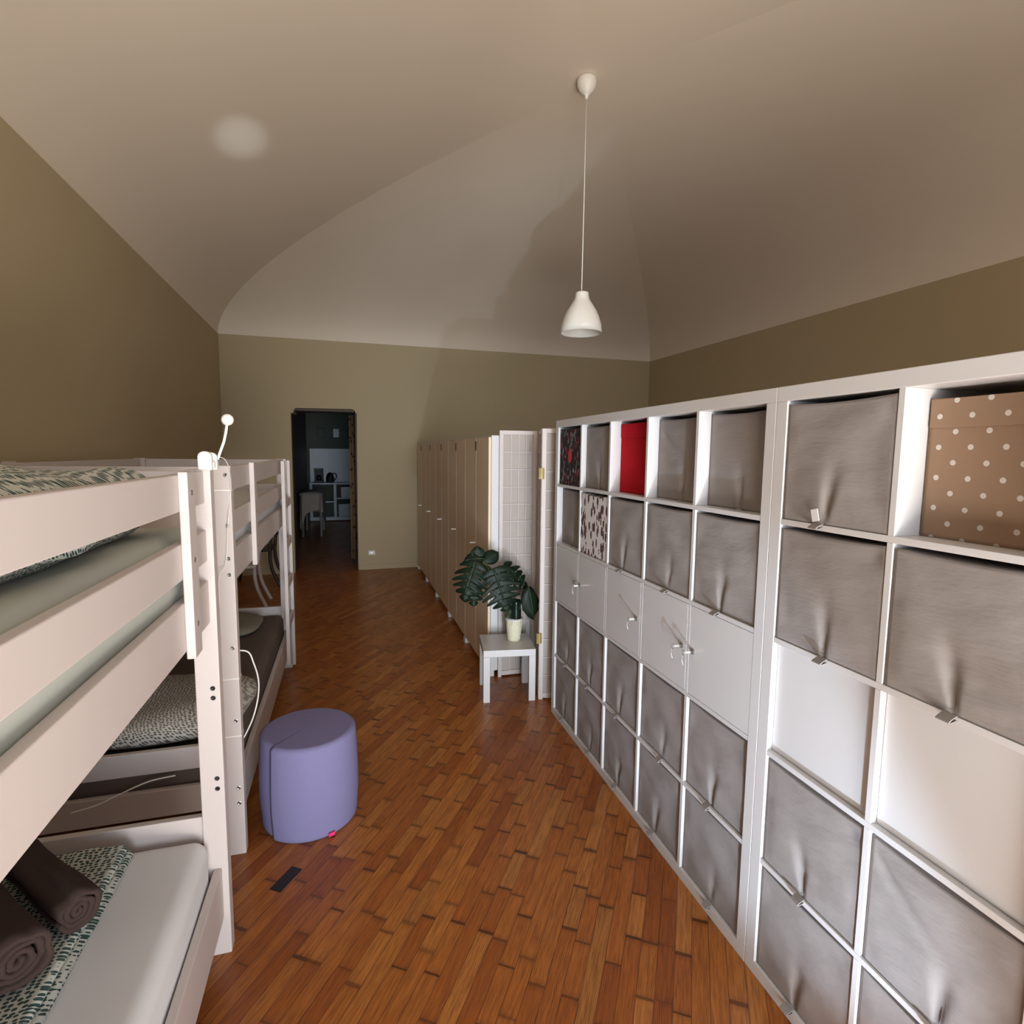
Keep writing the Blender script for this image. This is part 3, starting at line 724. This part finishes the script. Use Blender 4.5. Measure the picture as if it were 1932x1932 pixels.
def roundbox(name, mat, cx, cy, z0, hx, hy, h, r, parent=None, seed=0, amp=0.004, fr=4.0, step=0.035, rz=0.0, crease=0.0):
    '''box with rolled edges, subdivided and slightly uneven'''
    hv = (hx, hy, h / 2); m = MB(); key = {}
    def vert(p):
        k = tuple(round(c, 5) for c in p)
        if k in key: return key[k]
        q = Vector([max(-(hv[i] - r), min(hv[i] - r, p[i])) for i in range(3)]); d = Vector(p) - q
        pos = q + (d.normalized() * r if d.length > 1e-9 else Vector((0, 0, 0)))
        nrm = d.normalized() if d.length > 1e-9 else Vector((0, 0, 1))
        a = amp * (noise.noise(Vector((pos.x * fr + seed, pos.y * fr, pos.z * fr))) + 0.5 * noise.noise(Vector((pos.x * fr * 3 + seed, pos.y * fr * 1.2, pos.z * fr * 2))))
        if crease: a -= crease * max(0, math.sin(pos.x * 46 + 1.5 * math.sin(pos.y * 2 + seed))) ** 4 * (0.5 + 0.5 * math.sin(pos.y * 3.1))
        pos = pos + nrm * a * (1 if p[2] > -h / 2 + 0.01 else 0.2)
        pos.z += h / 2
        key[k] = len(m.v); m.v.append(tuple(pos)); return key[k]
    def axis(i):
        L = hv[i]; n = max(2, int(2 * (L - r) / step)); inner = [-(L - r) + 2 * (L - r) * k / n for k in range(n + 1)]
        e = [r * math.tan(math.radians(a)) for a in (11, 22, 33, 45)]
        return [-(L - r) - x for x in e[::-1]] + inner + [(L - r) + x for x in e]
    A = [axis(i) for i in range(3)]
    for i in range(3):
        j, k = (i + 1) % 3, (i + 2) % 3
        for sgn in (-1, 1):
            for a in range(len(A[j]) - 1):
                for b in range(len(A[k]) - 1):
                    f = []
                    for (u, v) in ((a, b), (a + 1, b), (a + 1, b + 1), (a, b + 1)):
                        p = [0, 0, 0]; p[i] = sgn * hv[i]; p[j] = A[j][u]; p[k] = A[k][v]; f.append(vert(p))
                    m.f.append(tuple(f if sgn > 0 else f[::-1]))
    o = m.build(name, mat, parent, smooth=True, uvs=lambda c: (c.x + c.z * 0.7, c.y + c.z * 0.7))
    o.location = (cx, cy, z0); o.rotation_euler = (0, 0, rz)
    return o

def mattress(name, label, bed_loc, bed_rz, z0, h, mat, seed, y0=0.045, y1=BLN - 0.047, cr=0.0):
    cx = -BW / 2; L = (y1 - y0) / 2
    Mx = Matrix.Translation(Vector(bed_loc)) @ Matrix.Rotation(bed_rz, 4, 'Z')
    c = Mx @ Vector((cx, (y0 + y1) / 2, 0))
    o = roundbox(name, M[mat], c.x, c.y, z0, BW / 2 - 0.046, L - 0.002, h, 0.045, seed=seed, amp=0.004, fr=3.2, rz=bed_rz, crease=cr)
    return tag(o, label, 'mattress', 'bunk mattresses')
lA = (-1.580, -1.568, 0); lB = (-1.628, 0.955, 0)
mattress('mattress', 'mattress in a pale grey-green sheet on the upper bunk of the nearer bed', lA, 0.006, 1.150, 0.255, 'sheetgreen', 3)
mattress('mattress', 'mattress in a smooth white sheet on the lower bunk of the nearer bed', lA, 0.006, 0.2235, 0.20, 'sheet', 9)
mattress('mattress', 'mattress in a pale sheet on the upper bunk of the farther bed', lB, 0.008, 1.150, 0.20, 'sheet', 5)
mattress('mattress', 'mattress in a creased brown-grey sheet on the lower bunk of the farther bed', lB, 0.008, 0.2235, 0.20, 'brownsheet', 7, cr=0.006)

# bedding
o = roundbox('duvet', M['dabs'], -2.07, -0.05, 1.402, 0.385, 0.385, 0.178, 0.088, seed=2, amp=0.028, fr=5); tag(o, 'puffy duvet with small dark teal dabs on the upper bunk of the nearer bed', 'duvet')
o = softbox('pillow', M['dabsgrey'], -1.99, 1.33, 0.418, 0.34, 0.30, 0.15, p=3.2, nseed=4, amp=0.02, fr=5, puff=0.35); tag(o, 'pillow with small grey dabs at the near end of the farther lower bunk', 'pillow')
o = softbox('pillow', M['greypillow'], -2.10, 2.68, 0.418, 0.30, 0.26, 0.075, p=3.4, nseed=6, amp=0.012, fr=5, puff=0.3); tag(o, 'plain grey-green pillow at the far end of the farther lower bunk', 'pillow')

# folded duvet under the rolls
fd = thing('folded_duvet', 'folded cotton cover with dark teal dabs lying under the rolled blankets', 'duvet', (-2.10, -0.13, 0.418))
def slab(z0, h, sx, sy, seed, oy=0):
    o = roundbox('fold_layer', M['dabs'], 0, oy, z0, sx, sy, h, 0.0145, parent=fd, seed=seed, amp=0.006, fr=9, step=0.02)
    return o
slab(0.0, 0.030, 0.268, 0.56, 1); slab(0.028, 0.028, 0.258, 0.55, 8)

def roll(label, p0, p1, r, seed, squash=0.9):
    """rolled-up fleece: a real spiral sheet"""
    p0 = Vector(p0); p1 = Vector(p1); ax = (p1 - p0).normalized(); side = ax.cross(Vector((0, 0, 1))).normalized(); up = side.cross(ax)
    rr = random.Random(seed); th = 0.012; N = 150; turns = 3.6; out = []; inn = []
    for i in range(N + 1):
        t = i / N; a = 2 * math.pi * turns * t + 2.2
        rad = 0.006 + (r - 0.006) * t ** 0.85
        wob = 1 + 0.24 * noise.noise(Vector((math.cos(a) * 1.5 + seed, math.sin(a) * 1.5, t * 2.5)))
        out.append((rad * wob * math.cos(a), rad * wob * math.sin(a) * squash)); rad2 = max(0.001, rad - th)
        inn.append((rad2 * wob * math.cos(a), rad2 * wob * math.sin(a) * squash))
    ns = 10; vs = []
    for k in range(ns + 1):
        s = k / ns; c = p0.lerp(p1, s)
        fl_ = 1 + 0.05 * math.sin(s * 6 + seed)
        for (u, v) in out + inn[::-1]:
            e = 0.006 * noise.noise(Vector((u * 30, v * 30, s * 4 + seed)))
            # layers are pushed in and out a little at the ends
            dz = (0.014 * noise.noise(Vector((math.hypot(u, v) * 60, seed, 1))) if k in (0, ns) else 0)
            vs.append(c + side * (u * fl_) + up * (v * fl_ + e) + ax * dz)
    P = 2 * (N + 1); fs = []
    for k in range(ns):
        for i in range(P): fs.append((k * P + i, k * P + (i + 1) % P, (k + 1) * P + (i + 1) % P, (k + 1) * P + i))
    for k in (0, ns):
        for i in range(N): fs.append((k * P + i, k * P + i + 1, k * P + P - 2 - i, k * P + P - 1 - i))
    m = MB(); m.add(vs, fs)
    o = m.build('rolled_blanket', M['towel'], smooth=True)
    return tag(o, label, 'blanket', 'rolled dark blankets')
roll('rolled brown-grey fleece blanket, the farther and slimmer of the two on the lower bunk', (-2.08, 0.355, 0.526), (-1.836, 0.100, 0.526), 0.050, 3)
roll('rolled brown-grey fleece blanket, the nearer and thicker one on the lower bunk', (-2.15, 0.245, 0.543), (-1.885, -0.045, 0.543), 0.066, 8, 0.84)

# ================================================================ CLIP LAMP, CABLES
cl = thing('clip_lamp', 'white clip-on reading lamp with a bent arm and ball head on the bed post', 'lamp', (-1.606, 0.50, 1.568))
m = MB()
prof2 = [(-0.019, 0.0)] + [(-0.019 + 0.019 * (1 - math.cos(t)), 0.040 + 0.016 * math.sin(t)) for t in [i * math.pi / 8 for i in range(9)]] + [(0.019, 0.0)]
m.prism(prof2, 'y', -0.022, -0.002); m.build('clamp_jaw', M['whiteplastic'], cl, 0.003)
m = MB(); m.prism([(x + 0.006, z * 0.95) for x, z in prof2], 'y', 0.018, 0.032); m.build('clamp_jaw', M['whiteplastic'], cl, 0.003)
MB().box(-0.012, 0.022, -0.004, 0.060, 0.004, 0.026).build('clamp_bridge', M['whiteplastic'], cl, 0.003)
arm = [(0.018, 0.06, 0.030), (0.026, 0.065, 0.055), (0.036, 0.07, 0.085), (0.043, 0.07, 0.115), (0.047, 0.07, 0.140)]
MB().tube(arm, 0.0042, 10).build('arm', M['whiteplastic'], cl, smooth=True)
m = MB(); m.lathe([(0.0, -0.018)] + [(0.018 * math.sin(t), -0.018 * math.cos(t)) for t in [i * math.pi / 12 for i in range(1, 12)]] + [(0.0, 0.018)], seg=24)
m.build('lamp_head', M['whiteplastic'], cl, smooth=True, loc=(0.049, 0.07, 0.154))
def curve_pts(ctrl, n=10):
    P_ = [Vector(c) for c in ctrl]; out = []
    for i in range(len(P_) - 1):
        a, b, c, d = P_[max(i - 1, 0)], P_[i], P_[i + 1], P_[min(i + 2, len(P_) - 1)]
        for k in range(n):
            t = k / n; out.append(0.5 * ((2 * b) + (-a + c) * t + (2 * a - 5 * b + 4 * c - d) * t * t + (-a + 3 * b - 3 * c + d) * t ** 3))
    out.append(P_[-1]); return out
m = MB(); m.tube(curve_pts([(-1.600, 0.585, 1.605), (-1.585, 0.64, 1.60), (-1.590, 0.74, 1.56), (-1.625, 0.94, 1.49), (-1.640, 0.940, 1.36), (-1.655, 0.942, 1.20), (-1.67, 0.90, 1.16), (-1.665, 0.85, 1.05), (-1.675, 0.80, 0.98), (-1.668, 0.82, 0.93)]), 0.0016, 6)
tag(m.build('lamp_cable', M['whiteplastic'], smooth=True), 'thin white lamp cable hanging between the two bunk bed posts', 'cable')
m = MB(); m.tube(curve_pts([(-1.665, 1.05, 0.82), (-1.615, 1.08, 0.80), (-1.597, 1.10, 0.74), (-1.585, 1.12, 0.66), (-1.590, 1.12, 0.58), (-1.610, 1.10, 0.50), (-1.64, 1.06, 0.44)]), 0.0032, 8)
tag(m.build('power_cable', M['whiteplastic'], smooth=True), 'white power cable looping out beside the farther bunk post', 'cable')
m = MB(); m.tube(curve_pts([(-1.86, 0.93, 0.385), (-1.95, 0.93, 0.375), (-2.04, 0.925, 0.345), (-2.12, 0.92, 0.315), (-2.2, 0.918, 0.300)]), 0.0028, 8)
tag(m.build('power_cable', M['whiteplastic'], smooth=True), 'white power cable sagging across the end boards between the beds', 'cable')

# ================================================================ PENDANT LAMP
pl = thing('pendant_lamp', 'white bell shaped pendant lamp hanging on a long cord from the vault', 'pendant lamp', (0.307, 2.2, 0))
m = MB(); m.lathe([(0.0, 3.890), (0.010, 3.892), (0.012, 3.912), (0.020, 3.918), (0.045, 3.938), (0.061, 3.972), (0.064, 4.000), (0.056, 4.019), (0.0, 4.021)], seg=32); m.build('ceiling_rose', M['whiteplastic'], pl, smooth=True)
m = MB(); m.tube([(0, 0, 3.895), (-0.001, 0, 3.3), (-0.004, 0.0, 2.69)], 0.0033, 8); m.build('cord', M['whiteplastic'], pl, smooth=True)
sh = [(0.038, 2.694), (0.044, 2.690), (0.045, 2.670), (0.052, 2.645), (0.075, 2.610), (0.098, 2.575), (0.118, 2.530), (0.132, 2.480), (0.137, 2.430), (0.1345, 2.430), (0.129, 2.480), (0.115, 2.530), (0.095, 2.573), (0.072, 2.606), (0.048, 2.643), (0.041, 2.67), (0.0, 2.682), (0.0, 2.694)]
m = MB(); m.lathe(sh, seg=48); m.build('lamp_shade', M['whiteplastic'], pl, smooth=True)
m = MB(); m.lathe([(0.0, 2.50), (0.018, 2.505), (0.030, 2.53), (0.028, 2.56), (0.016, 2.60), (0.013, 2.68), (0.0, 2.68)], seg=20); m.build('bulb', M['whitetag'], pl, smooth=True)

# ================================================================ SOCKET, CHAIRS
so = thing('wall_socket', 'white electrical socket low on the back wall right of the doorway', 'socket', (-0.94, ybk(-0.94), 0.235))
MB().box(-0.045, 0.045, -0.010, 0.0, -0.030, 0.030).build('socket_plate', M['whiteplastic'], so, 0.003)
MB().box(-0.016, 0.012, -0.0115, -0.0095, -0.010, 0.010).build('socket_insert', M['metal'], so)

def chair(label, loc, rz, mat, splay=0.09):
    t = thing('chair', label, 'chair', loc, rz)
    S = 0.21
    MB().box(-S, S, -S, S, 0.43, 0.462).build('seat', mat, t, 0.01)
    for sx in (-1, 1):
        pts = curve_pts([(sx * (S - 0.03), -S + 0.03, 0.43), (sx * (S - 0.015), -S + 0.01, 0.22), (sx * (S + 0.01), -S - splay * 0.3, 0.0)], 5)
        MB().tube(pts, 0.016, 8).build('leg', mat, t, smooth=True)
        pts = curve_pts([(sx * (S - 0.03), S + 0.07, 0.90), (sx * (S - 0.03), S + 0.015, 0.66), (sx * (S - 0.03), S - 0.02, 0.43), (sx * (S - 0.02), S + 0.0, 0.22), (sx * (S - 0.01), S + splay, 0.0)], 5)
        MB().tube(pts, [0.014] * 8 + [0.019] * (len(pts) - 8), 8).build('leg', mat, t, smooth=True)
    for z in (0.60, 0.72, 0.84):
        MB().box(-S + 0.03, S - 0.03, S + 0.005 + (z - 0.43) * 0.14, S + 0.022 + (z - 0.43) * 0.14, z, z + 0.05).build('back_slat', mat, t, 0.003)
    return t
chair('white wooden chair with curved legs, seen under the farther upper bunk', (-2.36, 4.94, 0), math.radians(-88), M['lacquer'])
chair('dark wooden chair near the back wall, seen behind the white chair', (-2.33, 5.95, 0), math.radians(-92), M['darkwood'])

# ================================================================ KITCHEN THINGS THROUGH THE DOORWAY
ct = thing('kitchen_counter', 'white open kitchen counter seen through the doorway', 'counter', (0, 0, 0))
MB().box(-2.13, 0.3, 12.28, 12.655, 0.86, 0.90).build('worktop', M['tile'], ct, 0.004)
MB().box(-2.13, 0.3, 12.30, 12.655, 0.02, 0.10).build('base_board', M['tile'], ct)
for x in (-2.13, -1.60, -1.10, -0.4, 0.24):
    MB().box(x, x + 0.06, 12.30, 12.655, 0.10, 0.86).build('upright', M['tile'], ct)
MB().box(-2.07, -1.60, 12.30, 12.655, 0.44, 0.47).build('shelf', M['tile'], ct)
MB().box(-1.54, -1.10, 12.30, 12.655, 0.52, 0.55).build('shelf', M['tile'], ct)
tag(MB().box(-1.44, -1.12, 12.31, 12.62, 0.551, 0.80).build('storage_bin', M['tile'], None, 0.01), 'pale bin on the upper shelf of the kitchen counter', 'bin')
tag(MB().box(-1.50, -1.12, 12.31, 12.62, 0.101, 0.40).build('storage_bin', M['tile'], None, 0.01), 'larger pale bin on the lower shelf of the kitchen counter', 'bin')
cf = thing('coffee_machine', 'dark coffee machine at the left end of the kitchen counter', 'coffee machine', (-1.93, 12.55, 0.90))
MB().box(-0.10, 0.10, -0.10, 0.10, 0.0, 0.05).build('base', M['dark'], cf, 0.005); MB().box(-0.10, 0.10, 0.02, 0.10, 0.05, 0.30).build('body', M['dark'], cf, 0.005); MB().box(-0.10, 0.10, -0.10, 0.10, 0.25, 0.32).build('head', M['dark'], cf, 0.005)
m = MB(); m.lathe([(0.0, 0.052), (0.055, 0.052), (0.062, 0.10), (0.05, 0.17), (0.0, 0.17)], seg=20); m.build('jug', M['glassdark'], cf, smooth=True, loc=(0, -0.035, 0))
kt = thing('kettle', 'dark rounded kettle on the kitchen counter', 'kettle', (-1.68, 12.55, 0.90))
m = MB(); m.lathe([(0.0, 0.0), (0.085, 0.0), (0.095, 0.03), (0.09, 0.12), (0.065, 0.20), (0.03, 0.23), (0.0, 0.235)], seg=24); m.build('body', M['dark'], kt, smooth=True)
MB().tube(curve_pts([(0.05, 0, 0.21), (0.13, 0, 0.20), (0.145, 0, 0.12), (0.09, 0, 0.04)]), 0.012, 8).build('handle', M['dark'], kt, smooth=True)
pfm = [('picture_frame', -1.87, 'black framed picture high on the kitchen wall, left one'), ('picture_frame', -1.525, 'black framed picture with a pale print, the middle one on the kitchen wall'), ('picture_frame', -1.19, 'black framed picture on the kitchen wall beside the curtain')]
for k, (nm, x, lab) in enumerate(pfm):
    t = thing(nm, lab, 'picture', (x, 12.695, 2.06), 0, 'pictures on the kitchen wall')
    f = MB(); f.box(-0.085, -0.065, -0.02, 0, -0.12, 0.12).box(0.065, 0.085, -0.02, 0, -0.12, 0.12).box(-0.065, 0.065, -0.02, 0, 0.10, 0.12).box(-0.065, 0.065, -0.02, 0, -0.12, -0.10); f.build('frame', M['dark'], t)
    MB().box(-0.065, 0.065, -0.012, -0.002, -0.10, 0.10).build('print', M['tile'] if k == 1 else M['kwall'], t)
# table with draped cloth
tt = thing('dining_table', 'kitchen table hidden under a draped cloth', 'table', (-1.945, 10.35, 0))
MB().box(-0.20, 0.22, -0.55, 0.55, 0.80, 0.83).build('table_top', M['darkwood'], tt)
for x in (-0.17, 0.16):
    for y in (-0.5, 0.47): MB().box(x, x + 0.04, y, y + 0.04, 0, 0.80).build('leg', M['darkwood'], tt)
m = MB(); vs = []; nn_ = 72
for j in range(9):
    for i in range(nn_):
        t = 2 * math.pi * i / nn_
        cx_ = math.copysign(abs(math.cos(t)) ** 0.35, math.cos(t)); sy_ = math.copysign(abs(math.sin(t)) ** 0.35, math.sin(t))
        if j == 0: r, z = 0.0, 0.838
        elif j == 1: r, z = 1.0, 0.838
        else:
            d = (j - 1) / 7; r = 1.02 + 0.05 * d * math.sin(9 * t + 1); z = 0.835 - d * (0.50 + 0.20 * math.sin(2 * t + 0.5) + 0.06 * math.sin(5 * t))
        vs.append((0.01 + 0.212 * r * cx_, 0.57 * r * sy_, z))
m.add(vs, [(j * nn_ + i, j * nn_ + (i + 1) % nn_, (j + 1) * nn_ + (i + 1) % nn_, (j + 1) * nn_ + i) for j in range(8) for i in range(nn_)])
o = m.build('tablecloth', M['cloth'], smooth=True, loc=(-1.945, 10.35, 0)); tag(o, 'pale linen cloth draped over the kitchen table', 'tablecloth')
# curtain
m = MB(); pts = []; n = 40
for i in range(n + 1):
    u = i / n; pts.append((-1.215 + 0.17 * u, 6.985 + 0.02 * math.sin(u * 16)))
vs = [(x, y, z) for z in (0.07, 2.14) for x, y in pts]
m.add(vs, [(i, i + 1, n + 2 + i, n + 1 + i) for i in range(n)])
o = m.build('curtain', M['curtain'], smooth=True); o.modifiers.new('t', 'SOLIDIFY').thickness = 0.004
tag(o, 'brown floral curtain hanging at the right side of the doorway', 'curtain')
